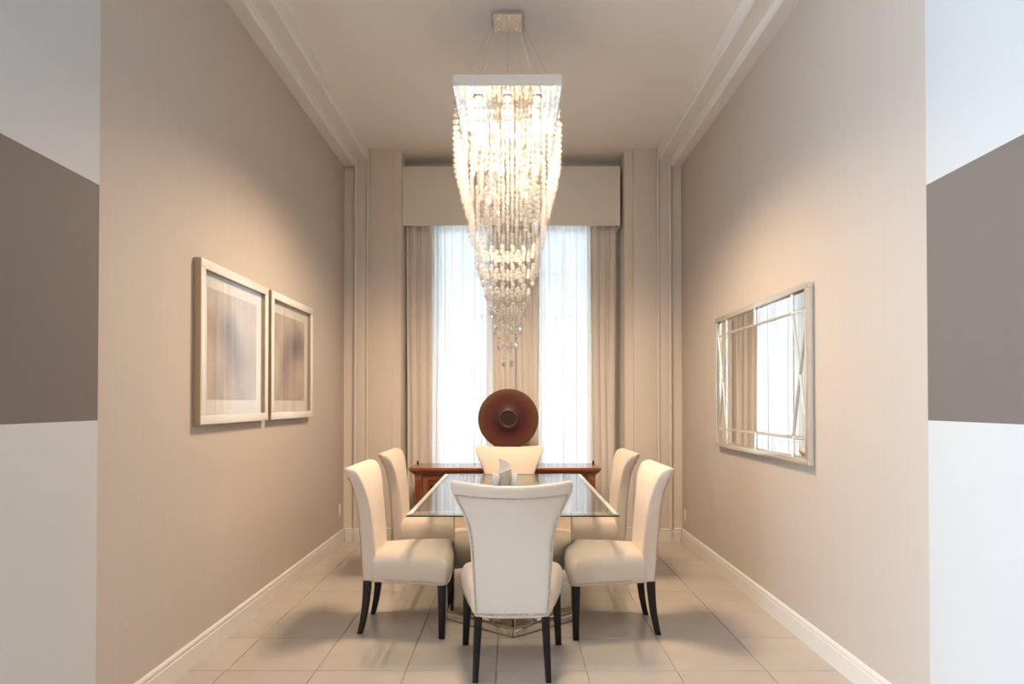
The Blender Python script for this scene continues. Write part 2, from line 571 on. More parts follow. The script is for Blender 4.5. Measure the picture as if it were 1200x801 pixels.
for n, (x0, x1, z0, z1) in enumerate(BACK_WIN, 1):
    fr = MB()
    fr.box(x0, x0 + 0.05, NICHE_Y + 0.04, NICHE_Y + 0.1, z0, z1).box(x1 - 0.05, x1, NICHE_Y + 0.04, NICHE_Y + 0.1, z0, z1)
    fr.box(x0, x1, NICHE_Y + 0.04, NICHE_Y + 0.1, z0, z0 + 0.05).box(x0, x1, NICHE_Y + 0.04, NICHE_Y + 0.1, z1 - 0.05, z1)
    w = struct(fr.build('window_%d' % n, M['window_frame']), 'tall bright window behind the sheer on the ' + ('pictures' if n == 1 else 'mirror') + ' side')
    R = 6
    xm = (x0 + x1) / 2
    MB().box(xm - 0.012, xm + 0.012, NICHE_Y + 0.055, NICHE_Y + 0.085, z0 + 0.05, z1 - 0.05).build('glazing_bar', M['window_frame'], w)
    for k in range(R):
        za = z0 + 0.05 + (z1 - z0 - 0.1) * k / R
        zb = z0 + 0.05 + (z1 - z0 - 0.1) * (k + 1) / R
        if k:
            MB().box(x0 + 0.05, x1 - 0.05, NICHE_Y + 0.055, NICHE_Y + 0.085, za - 0.012, za + 0.012).build('glazing_bar', M['window_frame'], w)
        for xa, xb in ((x0 + 0.05, xm - 0.012), (xm + 0.012, x1 - 0.05)):
            MB().add([(xa, NICHE_Y + 0.07, za), (xb, NICHE_Y + 0.07, za), (xb, NICHE_Y + 0.07, zb), (xa, NICHE_Y + 0.07, zb)], [(0, 1, 2, 3)]).build('pane', M['pane_glass'], w, smooth=0)

# stepped crown and baseboards
for s, nm in ((-1, 'left'), (1, 'right')):
    cr = MB().prism_y([(s * XW, 3.84), (s * 1.635, 3.84), (s * 1.62, 3.85), (s * 1.62, 3.907), (s * 1.505, 3.907), (s * 1.49, 3.917), (s * 1.49, CEIL), (s * XW, CEIL)], Y0, YB - 0.02)
    struct(cr.build('trim_%d' % (1 if s < 0 else 2), M['crown_paint'], smooth=0), 'white stepped crown beam above the ' + ('pictures' if s < 0 else 'mirror') + ' wall')
    pr = [(0, 0), (0.016, 0), (0.016, 0.098), (0.012, 0.104), (0.012, 0.112), (0.017, 0.116), (0.014, 0.126), (0.005, 0.134), (0, 0.134)]
    bb = MB().prism_y([(s * (XW - px), pz) for px, pz in pr], Y0, YB - 0.03)
    struct(bb.build('baseboard_' + nm, M['trim_paint'], smooth=30), 'white moulded baseboard below the ' + ('pictures' if s < 0 else 'mirror'))
    bk = MB()
    for x0, x1, yy in ((1.62, XW - 0.017, YB - 0.005), (1.485, 1.62, YB - 0.025), (1.245, 1.485, YB), (1.16, 1.245, YB + 0.05)):
        bk.prism_x([(yy - px, pz) for px, pz in pr], min(s * x0, s * x1), max(s * x0, s * x1))
    struct(bk.build('baseboard_back_' + nm, M['trim_paint'], smooth=30), 'white baseboard at the foot of the pilasters')

# ------------------------------------------------------------------ pelmet, drapes, sheers
pel = thing('pelmet', 'wide beige box pelmet across the top of the window niche', 'pelmet', (-0.015, 6.79, 3.275))
MB().box(-1.145, 1.145, 0, 0.02, 0, 0.625).build('front_board', M['pelmet_cloth'], pel, bevel=0.004)
for s in (-1, 1):
    MB().box(min(s * 1.145, s * 1.125), max(s * 1.145, s * 1.125), 0.02, 0.27, 0, 0.625).build('side_board', M['pelmet_cloth'], pel)
MB().box(-1.125, 1.125, 0.02, 0.27, 0.60, 0.625).build('top_board', M['pelmet_cloth'], pel)


def curtain(name, label, cat, x0, x1, y, z0, z1, folds, amp, m, group, thick=0, seed=0, overl=0.5, ret=0):
    rnd = random.Random(seed)
    n = folds * 14
    ph = [rnd.uniform(0.75, 1.25) for _ in range(folds + 1)]
    mb = MB()
    rows = 14
    vs, fs = [], []
    for r in range(rows + 1):
        v = r / rows
        for i in range(n + 1):
            u = i / n
            k = u * folds
            a_ = amp * (ph[int(min(k, folds - 1e-6))] * (1 - k % 1) + ph[min(int(k) + 1, folds)] * (k % 1))
            yy = y + a_ * (0.75 + 0.25 * (1 - v)) * math.sin(2 * PI * k) + 0.25 * a_ * math.sin(4.7 * PI * k + 3 * v + seed)
            xx = x0 + (x1 - x0) * u + overl * a_ * math.sin(4 * PI * k) * 0.6 + 0.006 * math.sin(5 * v + k)
            if ret:                          # outer edge turned back to the wall
                w_ = max(0.0, ((u if ret > 0 else 1 - u) - 0.93) / 0.07)
                yy += (NICHE_Y - 0.004 - yy) * w_
            vs.append((xx, yy, z0 + (z1 - z0) * v))
    for r in range(rows):
        for i in range(n):
            q = r * (n + 1) + i
            fs.append((q, q + 1, q + n + 2, q + n + 1))
    o = mb.add(vs, fs).build(name, m, smooth=180)
    if thick:
        md = o.modifiers.new('thickness', 'SOLIDIFY')
        md.thickness = thick
    return tag(o, label, cat, group)


ZC = 3.42
curtain('drape', 'beige floor-length drape hanging beside the window nearest the pictures wall', 'drape', -1.125, -0.86, 6.89, 0.01, ZC, 3, 0.026, M['drape'], 'beige drapes at the windows', 0.004, 1)
curtain('drape', 'beige floor-length drape hanging beside the window nearest the mirror wall', 'drape', 0.83, 1.09, 6.89, 0.01, ZC, 3, 0.026, M['drape'], 'beige drapes at the windows', 0.004, 2)
curtain('drape', 'beige drape between the two windows, half nearer the pictures wall', 'drape', -0.215, 0.03, 6.90, 0.01, ZC, 3, 0.024, M['drape'], 'beige drapes at the windows', 0.004, 3)
curtain('drape', 'beige drape between the two windows, half nearer the mirror wall', 'drape', 0.04, 0.275, 6.90, 0.01, ZC, 3, 0.024, M['drape'], 'beige drapes at the windows', 0.004, 4)
curtain('sheer_curtain', 'white sheer curtain glowing over the window on the pictures side', 'curtain', -1.12, 0.015, 6.985, 0.012, ZC, 14, 0.018, M['sheer'], 'white sheer curtains', 0, 5, 0.9, -1)
curtain('sheer_curtain', 'white sheer curtain glowing over the window on the mirror side', 'curtain', 0.025, 1.085, 6.985, 0.012, ZC, 14, 0.018, M['sheer'], 'white sheer curtains', 0, 6, 0.9, 1)

# ------------------------------------------------------------------ dining table
TY = 4.735
TZ = 0.785
tab = thing('dining_table', 'rectangular glass dining table standing on a mirrored pedestal', 'table', (0, TY, 0))
HWX, HWY, BV, TH = 0.605, 1.055, 0.032, 0.014


def rect(hx, hy, z):
    return [(-hx, -hy, z), (hx, -hy, z), (hx, hy, z), (-hx, hy, z)]


top = MB().add(rect(HWX - BV, HWY - BV, TZ) + rect(HWX - BV, HWY - BV, TZ - TH), [(0, 1, 2, 3), (7, 6, 5, 4)]).build('glass_top', M['table_glass'], tab, smooth=0)
top['label'] = 'clear glass table top'
ri, ro = rect(HWX - BV, HWY - BV, TZ), rect(HWX, HWY, TZ - 0.006)
for k in range(4):
    MB().add([ri[k], ri[(k + 1) % 4], ro[(k + 1) % 4], ro[k]], [(0, 1, 2, 3)]).build('bevel', M['bevel_shine'] if k % 2 else M['table_glass'], top, smooth=0)  # long sides get the pale painted shine, the ends stay clear
ed = MB().loft([rect(HWX, HWY, TZ - 0.006), rect(HWX, HWY, TZ - TH)], cap=False)
ed.build('polished_edge', M['glass_edge'], top, smooth=0)
MB().loft([rect(HWX, HWY, TZ - TH), rect(HWX - BV, HWY - BV, TZ - TH)], cap=False).build('bevel', M['table_glass'], top, smooth=0)
plat = [(-0.43, -0.47), (0, -0.81), (0.43, -0.47), (0.43, 0.47), (0, 0.81), (-0.43, 0.47)]
colp = [(-0.39, -0.44), (-0.14, -0.60), (0, -0.44), (0.14, -0.60), (0.39, -0.44), (0.39, 0.44), (0.14, 0.60), (0, 0.44), (-0.14, 0.60), (-0.39, 0.44)]
base = MB().prism(plat, 0.0, 0.05).build('platform', M['bronze'], tab, bevel=0.004)


def panel(mb_poly, z0, z1, m, parent, name, inset=0.010, depth=0.006):
    """bevelled mirror panel standing proud of the edge from p to q"""
    (px, py), (qx, qy) = mb_poly
    dx, dy = qx - px, qy - py
    L = math.hypot(dx, dy)
    ux, uy = dx / L, dy / L
    nx, ny = uy, -ux

    def P(t, z, o):
        return (px + ux * t + nx * o, py + uy * t + ny * o, z)
    b_ = 0.016 if z1 - z0 > 0.1 else 0.008
    i_ = inset
    mb = MB()
    l0 = [P(i_, z0 + i_, 0.0005), P(L - i_, z0 + i_, 0.0005), P(L - i_, z1 - i_, 0.0005), P(i_, z1 - i_, 0.0005)]
    l1 = [P(i_, z0 + i_, 0.003), P(L - i_, z0 + i_, 0.003), P(L - i_, z1 - i_, 0.003), P(i_, z1 - i_, 0.003)]
    l2 = [P(i_ + b_, z0 + i_ + b_, depth), P(L - i_ - b_, z0 + i_ + b_, depth), P(L - i_ - b_, z1 - i_ - b_, depth), P(i_ + b_, z1 - i_ - b_, depth)]
    mb.loft([l0, l1, l2])
    return mb.build(name, m, parent, smooth=0)


for i in range(6):
    panel((plat[i], plat[(i + 1) % 6]), 0.0, 0.05, M['antique_mirror'], base, 'mirror_strip', 0.005, 0.004)
core = MB().prism(colp, 0.05, TZ - TH - 0.001).build('pedestal', M['bronze'], tab, smooth=0)
for i in range(10):
    panel((colp[i], colp[(i + 1) % 10]), 0.055, TZ - TH - 0.005, M['antique_mirror'], core, 'mirror_panel')
plat_in = [(x * 0.965, y * 0.965) for x, y in plat]
MB().prism(plat_in, 0.0505, 0.0535).build('platform_mirror', M['antique_mirror'], base, smooth=0)

# ------------------------------------------------------------------ chairs
def interp(t, tab_):
    for (a0, v0), (a1, v1) in zip(tab_, tab_[1:]):
        if t <= a1:
            k = (t - a0) / (a1 - a0)
            return v0 + (v1 - v0) * k
    return tab_[-1][1]


def smooth_interp(t, tab_):
    # catmull-rom through the table
    n = len(tab_)
    for i in range(n - 1):
        a0, v0 = tab_[i]
        a1, v1 = tab_[i + 1]
        if t <= a1 or i == n - 2:
            k = max(0.0, min(1.0, (t - a0) / (a1 - a0)))
            vm = tab_[max(i - 1, 0)]
            vp = tab_[min(i + 2, n - 1)]
            m0 = (v1 - vm[1]) / (a1 - vm[0]) * (a1 - a0)
            m1 = (vp[1] - v0) / (vp[0] - a0) * (a1 - a0)
            return (2 * k ** 3 - 3 * k ** 2 + 1) * v0 + (k ** 3 - 2 * k ** 2 + k) * m0 + (-2 * k ** 3 + 3 * k ** 2) * v1 + (k ** 3 - k ** 2) * m1


BACK_W = [(0.315, 0.192), (0.45, 0.200), (0.60, 0.208), (0.70, 0.214), (0.78, 0.228), (0.85, 0.251), (0.91, 0.280), (0.96, 0.302), (0.995, 0.310), (1.03, 0.306)]
BACK_Y = [(0.315, -0.222), (0.45, -0.236), (0.60, -0.248), (0.75, -0.266), (0.88, -0.298), (0.97, -0.340), (1.03, -0.380)]
ZB0, ZB1 = 0.315, 1.03


def back_pt(u, z, front, off=0.0):
    """point of the rear (front=0) or front (front=1) face of the backrest; u in -1..1 across"""
    w = smooth_interp(z, BACK_W)
    yc = smooth_interp(z, BACK_Y)
    k = (z - ZB0) / (ZB1 - ZB0)
    t = 0.085 - 0.022 * k
    curve = 0.075 * (u * w / 0.31) ** 2 * (0.3 + 0.7 * k)
    dip = -0.024 * (1 - u * u) * max(0.0, (k - 0.55) / 0.45) ** 2
    x = u * w
    y = yc + curve - 0.03 + front * (t + 0.012 * (1 - u ** 4)) - off
    return (x, y, z + dip)


def make_chair():
    root = thing('dining_chair', 'x', 'chair')
    # backrest: rounded section lofted up the curved back
    loops = []
    zs = [ZB0, ZB0 + 0.004, ZB0 + 0.012] + [ZB0 + 0.012 + (ZB1 - 0.03 - ZB0 - 0.012) * i / 22 for i in range(1, 23)]
    # cross-section parameters: (u, front fraction) round the outline
    sec = []
    N = 14
    for i in range(N + 1):
        sec.append((-1 + 0.045 + (2 - 0.09) * i / N, 0.0))
    sec += [(0.985, 0.06), (1.0, 0.2), (1.0, 0.5), (1.0, 0.75), (0.985, 0.92)]
    for i in range(N + 1):
        sec.append((1 - 0.05 - (2 - 0.10) * i / N, 1.0))
    sec += [(-0.985, 0.92), (-1.0, 0.75), (-1.0, 0.5), (-1.0, 0.2), (-0.985, 0.06)]
    for q, z in enumerate(zs):
        sh = {0: 0.965, 1: 0.99}.get(q, 1.0)
        fc = {0: 0.06, 1: 0.02}.get(q, 0.0)
        loops.append([back_pt(u * sh, z, fc + fr * (1 - 2 * fc)) for u, fr in sec])
    # rounded top roll
    zt = ZB1 - 0.03
    for a_ in (20, 40, 58, 74, 86):
        ca, sa = math.cos(math.radians(a_)), math.sin(math.radians(a_))
        z = zt + 0.03 * sa
        fc = 0.5 * (1 - ca)
        sh = 1 - 0.07 * (1 - ca)
        loops.append([back_pt(u * sh, z, fc + fr * (1 - 2 * fc)) for u, fr in sec])
    bk = MB().loft(loops).build('backrest', M['velvet'], root, smooth=60)
    # nailheads round the rear face
    path = []
    K = 46
    for i in range(K + 1):
        z = ZB0 + 0.022 + (0.955 - ZB0 - 0.022) * i / K
        path.append(back_pt(-0.945, z, 0.0, 0.001))
    for i in range(1, 30):
        u = -0.945 + 1.89 * i / 30
        path.append(back_pt(u, 0.955, 0.0, 0.001))
    path += [back_pt(0.945, ZB0 + 0.022 + (0.955 - ZB0 - 0.022) * i / K, 0.0, 0.001) for i in range(K, -1, -1)]
    for i in range(1, 24):
        path.append(back_pt(0.945 - 1.89 * i / 24, ZB0 + 0.022, 0.0, 0.001))
    path.append(path[0])

    def nails(path, outward, pitch=0.0135, r=0.006):
        mb = MB()
        acc = 0.0
        for p, q in zip(path, path[1:]):
            p, q = Vector(p), Vector(q)
            L = (q - p).length
            while acc < L:
                c = p.lerp(q, acc / L)
                o = outward(c)
                a_ = o.orthogonal().normalized()
                b_ = o.cross(a_)
                vs = [c + o * 0.0055]
                vs += [c + r * 0.7 * (math.cos(2 * PI * k / 6) * a_ + math.sin(2 * PI * k / 6) * b_) + o * 0.004 for k in range(6)]
                vs += [c + r * (math.cos(2 * PI * k / 6) * a_ + math.sin(2 * PI * k / 6) * b_) for k in range(6)]
                fs = [(0, 1 + k, 1 + (k + 1) % 6) for k in range(6)] + [(1 + k, 7 + k, 7 + (k + 1) % 6, 1 + (k + 1) % 6) for k in range(6)]
                mb.add(vs, fs)
                acc += pitch
            acc -= L
        return mb
    nt_ = nails(path, lambda c: Vector((0, -1, 0.12)).normalized()).build('nailhead_trim', M['nail'], bk, smooth=80)
    nt_['kind'] = 'stuff'
    # seat cushion
    def outline(inset, rr=0.05):
        pts = []
        fx, rx, fy, ry = 0.302 - inset, 0.205 - inset * 0.8, 0.285 - inset, -0.19 + inset * 0.4
        corners = [(-rx, ry, 0.02), (rx, ry, 0.02), (fx, fy, rr), (-fx, fy, rr)]
        n = len(corners)
        for i in range(n):
            x, y, r = corners[i]
            p = Vector((x, y)); a_ = Vector(corners[i - 1][:2]); b_ = Vector(corners[(i + 1) % n][:2])
            da, db = (a_ - p).normalized(), (b_ - p).normalized()
            s_, e_ = p + da * r, p + db * r
            for k in range(7):
                t = k / 6
                pts.append(((1 - t) ** 2 * s_ + 2 * t * (1 - t) * p + t * t * e_))
            nb_ = corners[(i + 1) % n]
            e2 = b_ - db * nb_[2]
            for k in range(1, 6):
                pts.append(e_.lerp(e2, k / 6))
        return pts
    prof = [(0.012, 0.318), (0.004, 0.322), (0.0, 0.33), (-0.004, 0.37), (-0.006, 0.41), (0.0, 0.44), (0.010, 0.462), (0.026, 0.478), (0.05, 0.489), (0.09, 0.496), (0.14, 0.500), (0.185, 0.502)]
    loops = []
    for ins, z in prof:
        loops.append([(p.x, p.y, z + 0.014 * max(0.0, (z - 0.44) / 0.06) * (0.5 - abs(p.y) / 0.6)) for p in outline(ins, 0.05)])
    st = MB().loft(loops).build('seat', M['velvet'], root, smooth=60)
    op = [(p.x * 1.002, p.y * 1.002, 0.338) for p in outline(-0.0015, 0.05)]
    # only sides and front carry nails
    op = [p for p in op if p[1] > -0.17]
    k0 = max(range(len(op)), key=lambda i: (Vector(op[i]) - Vector(op[i - 1])).length)
    op = op[k0:] + op[:k0]
    nt2 = nails(op, lambda c: Vector((c.x * (1 if abs(c.y) < 0.22 else 0.6), max(0, c.y - 0.16) * 3, 0)).normalized(), 0.0135, 0.0055).build('nailhead_trim', M['nail'], st, smooth=80)
    nt2['kind'] = 'stuff'
    # legs
    for s in (-1, 1):
        loops = []
        for z, h in ((0.0, 0.0155), (0.004, 0.0175), (0.16, 0.021), (0.322, 0.026)):
            cx, cy_ = s * (0.258 + 0.014 * (1 - z / 0.32)), 0.248
            loops.append([(cx - h, cy_ - h, z), (cx + h, cy_ - h, z), (cx + h, cy_ + h, z), (cx - h, cy_ + h, z)])
        MB().loft(loops).build('leg', M['espresso'], root, bevel=0.003)
        loops = []
        for i in range(11):
            z = 0.325 * i / 10
            k = 1 - z / 0.325
            cy_ = -0.222 - 0.006 * k - 0.036 * k ** 2.2
            cx = s * (0.172 + 0.014 * k)
            h = 0.0165 + 0.008 * (1 - k)
            loops.append([(cx - h * 0.9, cy_ - h, z), (cx + h * 0.9, cy_ - h, z), (cx + h * 0.9, cy_ + h, z), (cx - h * 0.9, cy_ + h, z)])
        MB().loft(loops).build('leg', M['espresso'], root, bevel=0.003)
    return root


proto = make_chair()
CH = [  # x, y, rotation, label
    (-0.005, 3.575, 0, 'cream nailhead chair at the table end facing the window, its back to the hall'),
    (-0.03, 5.64, PI, 'cream chair at the table end with its back to the wooden sideboard'),
    (-0.675, 4.19, -PI / 2, 'cream chair on the framed-pictures side of the table, farther from the sideboard'),
    (-0.70, 5.32, -PI / 2, 'cream chair on the framed-pictures side of the table, nearer the sideboard'),
    (0.625, 4.17, PI / 2, 'cream chair on the mirror side of the table, farther from the sideboard'),
    (0.635, 5.30, PI / 2, 'cream chair on the mirror side of the table, nearer the sideboard'),
]
for i, (x, y, r, lab) in enumerate(CH):
    o = proto if i == 0 else dup(proto)
    o.location = (x, y, 0)
    o.rotation_euler = (0, 0, r)
    tag(o, lab, 'chair', 'dining chairs around the glass table')

# ------------------------------------------------------------------ sideboard
SBX, SBY, SBW, SBD, SBH = -0.075, 6.13, 0.91, 0.48, 0.80
sb = thing('sideboard', 'cherry wood sideboard with moulded top standing before the windows', 'sideboard', (SBX, SBY, 0))
# moulded top
tl = []
for ins, z in ((0.035, SBH - 0.065), (0.035, SBH - 0.052), (0.018, SBH - 0.046), (0.012, SBH - 0.034), (0.012, SBH - 0.030), (0.0, SBH - 0.024), (0.0, SBH - 0.006), (0.004, SBH)):
    tl.append([(-SBW + ins, ins, z), (SBW - ins, ins, z), (SBW - ins, SBD, z), (-SBW + ins, SBD, z)])
MB().loft(tl).build('top', M['cherry'], sb, smooth=0)
bx0 = SBW - 0.05
body = MB()
body.box(-bx0, bx0, 0.10, SBD - 0.01, 0.10, SBH - 0.065)
MB().box(-bx0, -0.50, 0.075, SBD - 0.01, 0.30, SBH - 0.065).box(0.50, bx0, 0.075, SBD - 0.01, 0.30, SBH - 0.065).box(-0.50, 0.50, 0.075, SBD - 0.01, 0.36, SBH - 0.065).build('body', M['cherry_dark'], sb)
MB().box(-bx0, bx0, 0.40, SBD - 0.01, 0.06, 0.36).build('back_panel', M['cherry_dark'], sb)
MB().box(-bx0, bx0, 0.05, SBD - 0.01, 0.05, 0.10).build('bottom_shelf', M['cherry'], sb, bevel=0.004)
for s in (-1, 1):
    x0, x1 = sorted((s * bx0, s * (bx0 - 0.07)))
    p = MB().box(x0, x1, 0.04, 0.10, 0.0, SBH - 0.065).build('pilaster', M['cherry'], sb, bevel=0.004)
    for k in range(3):
        xf = x0 + 0.0175 * (k + 1)
        MB().box(xf - 0.004, xf + 0.004, 0.034, 0.042, 0.12, SBH - 0.12).build('flute', M['cherry_dark'], p)
    MB().box(x0, x1, SBD - 0.07, SBD - 0.01, 0.0, 0.06).build('foot', M['cherry'], sb)
    MB().lathe([(0.012, 0), (0.012, 0.004), (0.006, 0.008), (0.011, 0.016), (0.008, 0.024), (0.002, 0.027)], 12, c=(s * (SBW - 0.02), SBD - 0.02, SBH)).build('finial', M['black_iron'], sb)
# doors
for xa, xb in ((-0.785, -0.42), (-0.415, -0.005), (0.005, 0.415), (0.42, 0.785)):
    dr = MB()
    z0, z1 = 0.375, SBH - 0.075
    for (p, q, r_, t_) in ((xa, xa + 0.05, z0, z1), (xb - 0.05, xb, z0, z1), (xa + 0.05, xb - 0.05, z0, z0 + 0.05), (xa + 0.05, xb - 0.05, z1 - 0.05, z1)):
        dr.box(p, q, 0.052, 0.075, r_, t_)
    do = dr.build('door', M['cherry'], sb, bevel=0.003)
    MB().box(xa + 0.05, xb - 0.05, 0.062, 0.075, z0 + 0.05, z1 - 0.05).build('door_panel', M['cherry_dark'], do, bevel=0.004)
    xk = xa + 0.10
    zk = z1 - 0.12
    MB().box(xk - 0.022, xk + 0.022, 0.056, 0.062, zk - 0.022, zk + 0.022).build('escutcheon', M['black_iron'], do, bevel=0.004)
    MB().tube([(xk - 0.03, 0.056, zk), (xk - 0.02, 0.04, zk - 0.012), (xk, 0.034, zk - 0.018), (xk + 0.02, 0.04, zk - 0.012), (xk + 0.03, 0.056, zk)], 0.004, 6).build('handle', M['black_iron'], do)
# diagonal bottle lattice below the doors
for s in (-1, 1):
    for k in range(6):
        x = -0.70 + 0.26 * k + 0.02
        z0, z1 = 0.10, 0.36
        xa, xb = (x, x + 0.24) if s > 0 else (x + 0.24, x)
        h = 0.012
        yq = 0.09 if s > 0 else 0.11
        MB().loft([[(xa - h, yq, z0), (xa + h, yq, z0), (xa + h, yq + 0.018, z0), (xa - h, yq + 0.018, z0)],
                   [(xb - h, yq, z1), (xb + h, yq, z1), (xb + h, yq + 0.018, z1), (xb - h, yq + 0.018, z1)]]).build('lattice_slat', M['cherry'], sb, smooth=0)

# ------------------------------------------------------------------ lacquer disc on stand
dsc = thing('disc_sculpture', 'round dark red lacquer disc with ringed centre standing on the sideboard', 'sculpture', (-0.045, 6.40, SBH))
R = 0.298
pf = [(0.001, -0.003), (0.03, -0.003), (0.064, -0.003), (0.072, -0.003), (0.078, -0.009), (0.082, -0.011), (0.086, -0.009), (0.092, -0.003), (0.18, -0.004), (0.24, -0.006), (0.289, -0.009), (R, -0.006), (R, 0.004), (0.27, 0.010), (0.18, 0.012), (0.06, 0.012), (0.001, 0.012)]
disc = MB().lathe(pf, 72, 'y').build('disc', disc_mat('lacquer_disc'), dsc, smooth=50)
disc.location = (0, 0, 0.455)
MB().lathe([(0.10, 0), (0.10, 0.012), (0.085, 0.02), (0.03, 0.026), (0.018, 0.04), (0.018, 0.158)], 24).build('stand', M['black_iron'], dsc)
cr_ = MB()
cr_.tube([(-0.10, -0.03, 0.19), (-0.06, -0.03, 0.165), (0, -0.005, 0.15), (0.06, -0.03, 0.165), (0.10, -0.03, 0.19)], 0.007, 6)
cr_.tube([(0, 0.0, 0.15), (0, 0.03, 0.2), (0, 0.028, 0.42)], 0.007, 6)
cr_.build('cradle', M['black_iron'], dsc)

# ------------------------------------------------------------------ small sculpture on the table
cp = thing('table_ornament', 'small white and cream ceramic ornament with curved fin on the glass table', 'ornament', (-0.068, 4.72, TZ))
drum = []
for z, r in ((0.0, 0.034), (0.004, 0.042), (0.07, 0.047), (0.138, 0.048)):
    drum.append([(0.010 + r * math.cos(t * PI / 12), r * math.sin(t * PI / 12), z + (0.02 * math.cos(t * PI / 12) if z > 0.1 else 0)) for t in range(24)])
MB().loft(drum).build('drum', M['cream_ceramic'], cp)
for s, x, wd in ((-1, -0.058, 0.028), (1, 0.078, 0.020)):
    w_ = MB()
    w_.loft([[(x - wd, -0.03, 0), (x + wd, -0.04, 0), (x + wd * 0.8, 0.03, 0), (x - wd * 0.8, 0.035, 0)],
             [(x - wd * 1.15, -0.035, 0.04), (x + wd * 0.8, -0.045, 0.04), (x + wd * 0.7, 0.035, 0.04), (x - wd, 0.04, 0.04)],
             [(x - wd * 0.9, -0.03, 0.09), (x + wd * 1.15, -0.04, 0.09), (x + wd, 0.03, 0.09), (x - wd * 0.7, 0.03, 0.09)],
             [(x - wd * 0.8, -0.02, 0.130 if s < 0 else 0.122), (x + wd * 0.9, -0.03, 0.115 if s < 0 else 0.132), (x + wd * 0.7, 0.02, 0.12), (x - wd * 0.6, 0.02, 0.126)]])
    w_.build('side_block', M['ceramic'], cp, bevel=0.004, smooth=30)
fin = []
for k in range(11):
    t = k / 10
    cx = -0.004 + 0.020 * math.sin(PI * t * 0.9) - 0.040 * t ** 3
    z = 0.06 + 0.165 * math.sin(t * PI / 2)
    wd = 0.046 * (1 - t ** 2.4) + 0.004
    fin.append([(cx + wd * math.cos(q * PI / 6), 0.03 + 0.014 * (1 - 0.7 * t) * math.sin(q * PI / 6), z) for q in range(12)])
MB().loft(fin).build('fin', M['frost'], cp, smooth=70)

# ------------------------------------------------------------------ framed pictures on the left wall
def picture(label, yc, zc, hw_, hh, blobs, seed):
    p = thing('picture_frame', label, 'picture', (-XW, yc, zc), 0, 'framed abstracts on the wall')
    fw, dp = 0.052, 0.046
    for nm, (y0, y1, z0, z1) in {'t': (-hw_, hw_, hh - fw, hh), 'b': (-hw_, hw_, -hh, -hh + fw), 'l': (-hw_, -hw_ + fw, -hh + fw, hh - fw), 'r': (hw_ - fw, hw_, -hh + fw, hh - fw)}.items():
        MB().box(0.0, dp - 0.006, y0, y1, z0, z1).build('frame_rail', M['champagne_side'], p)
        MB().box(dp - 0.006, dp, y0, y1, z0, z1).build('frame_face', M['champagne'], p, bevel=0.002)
    MB().box(0.002, 0.014, -hw_ + fw, hw_ - fw, -hh + fw, hh - fw).build('mat_board', M['mat_board'], p)
    ax, az = hw_ - fw - 0.085, hh - fw - 0.085
    MB().box(0.013, 0.016, -ax, ax, -az, az).build('print', art_mat('watercolour', seed, blobs), p)['label'] = 'pale abstract watercolour print'
    MB().box(0.030, 0.032, -hw_ + fw - 0.002, hw_ - fw + 0.002, -hh + fw - 0.002, hh - fw + 0.002).build('glass', M['picture_glass'], p)
    return p


PU, GR, TN, BL = (0.10, 0.06, 0.09), (0.20, 0.17, 0.19), (0.42, 0.28, 0.17), (0.14, 0.16, 0.22)
picture('silver framed pale abstract with faint grey smudges, nearer the hall', 3.993, 1.752, 0.482, 0.455,
        [(-0.06, 0.10, 0.10, 0.14, BL, 0.8), (0.0, -0.04, 0.12, 0.18, GR, 0.7), (-0.22, 0.12, 0.16, 0.1, TN, 0.5), (0.12, -0.10, 0.15, 0.25, GR, 0.5), (-0.1, -0.2, 0.2, 0.15, TN, 0.4)], 1.3)
picture('silver framed abstract with purple smudges, nearer the window niche', 5.005, 1.752, 0.468, 0.455,
        [(0.12, 0.08, 0.22, 0.13, PU, 0.95), (-0.1, -0.06, 0.12, 0.16, GR, 0.9), (0.22, 0.12, 0.14, 0.12, PU, 0.7), (-0.08, -0.2, 0.08, 0.22, (0.45, 0.28, 0.30), 0.6), (0.2, -0.2, 0.2, 0.2, TN, 0.6)], 5.1)

# ------------------------------------------------------------------ mirror on the right wall
mr_ = thing('wall_mirror', 'large rectangular mirror with crossed strips and champagne frame on the wall', 'mirror', (XW, 4.575, 1.585))
HY, HZ = 0.845, 0.53
FW, DP = 0.034, 0.042
for (y0, y1, z0, z1) in ((-HY, HY, HZ - FW, HZ), (-HY, HY, -HZ, -HZ + FW), (-HY, -HY + FW, -HZ + FW, HZ - FW), (HY - FW, HY, -HZ + FW, HZ - FW)):
    MB().box(-DP, 0, y0, y1, z0, z1).build('frame_rail', M['silver_leaf'], mr_, bevel=0.003)
MB().box(-0.012, -0.001, -HY + 0.01, HY - 0.01, -HZ + 0.01, HZ - 0.01).build('backing', M['champagne_side'], mr_)
IY, IZ = HY - FW, HZ - FW
BY, BZ = 0.205, 0.115
PX = -0.018


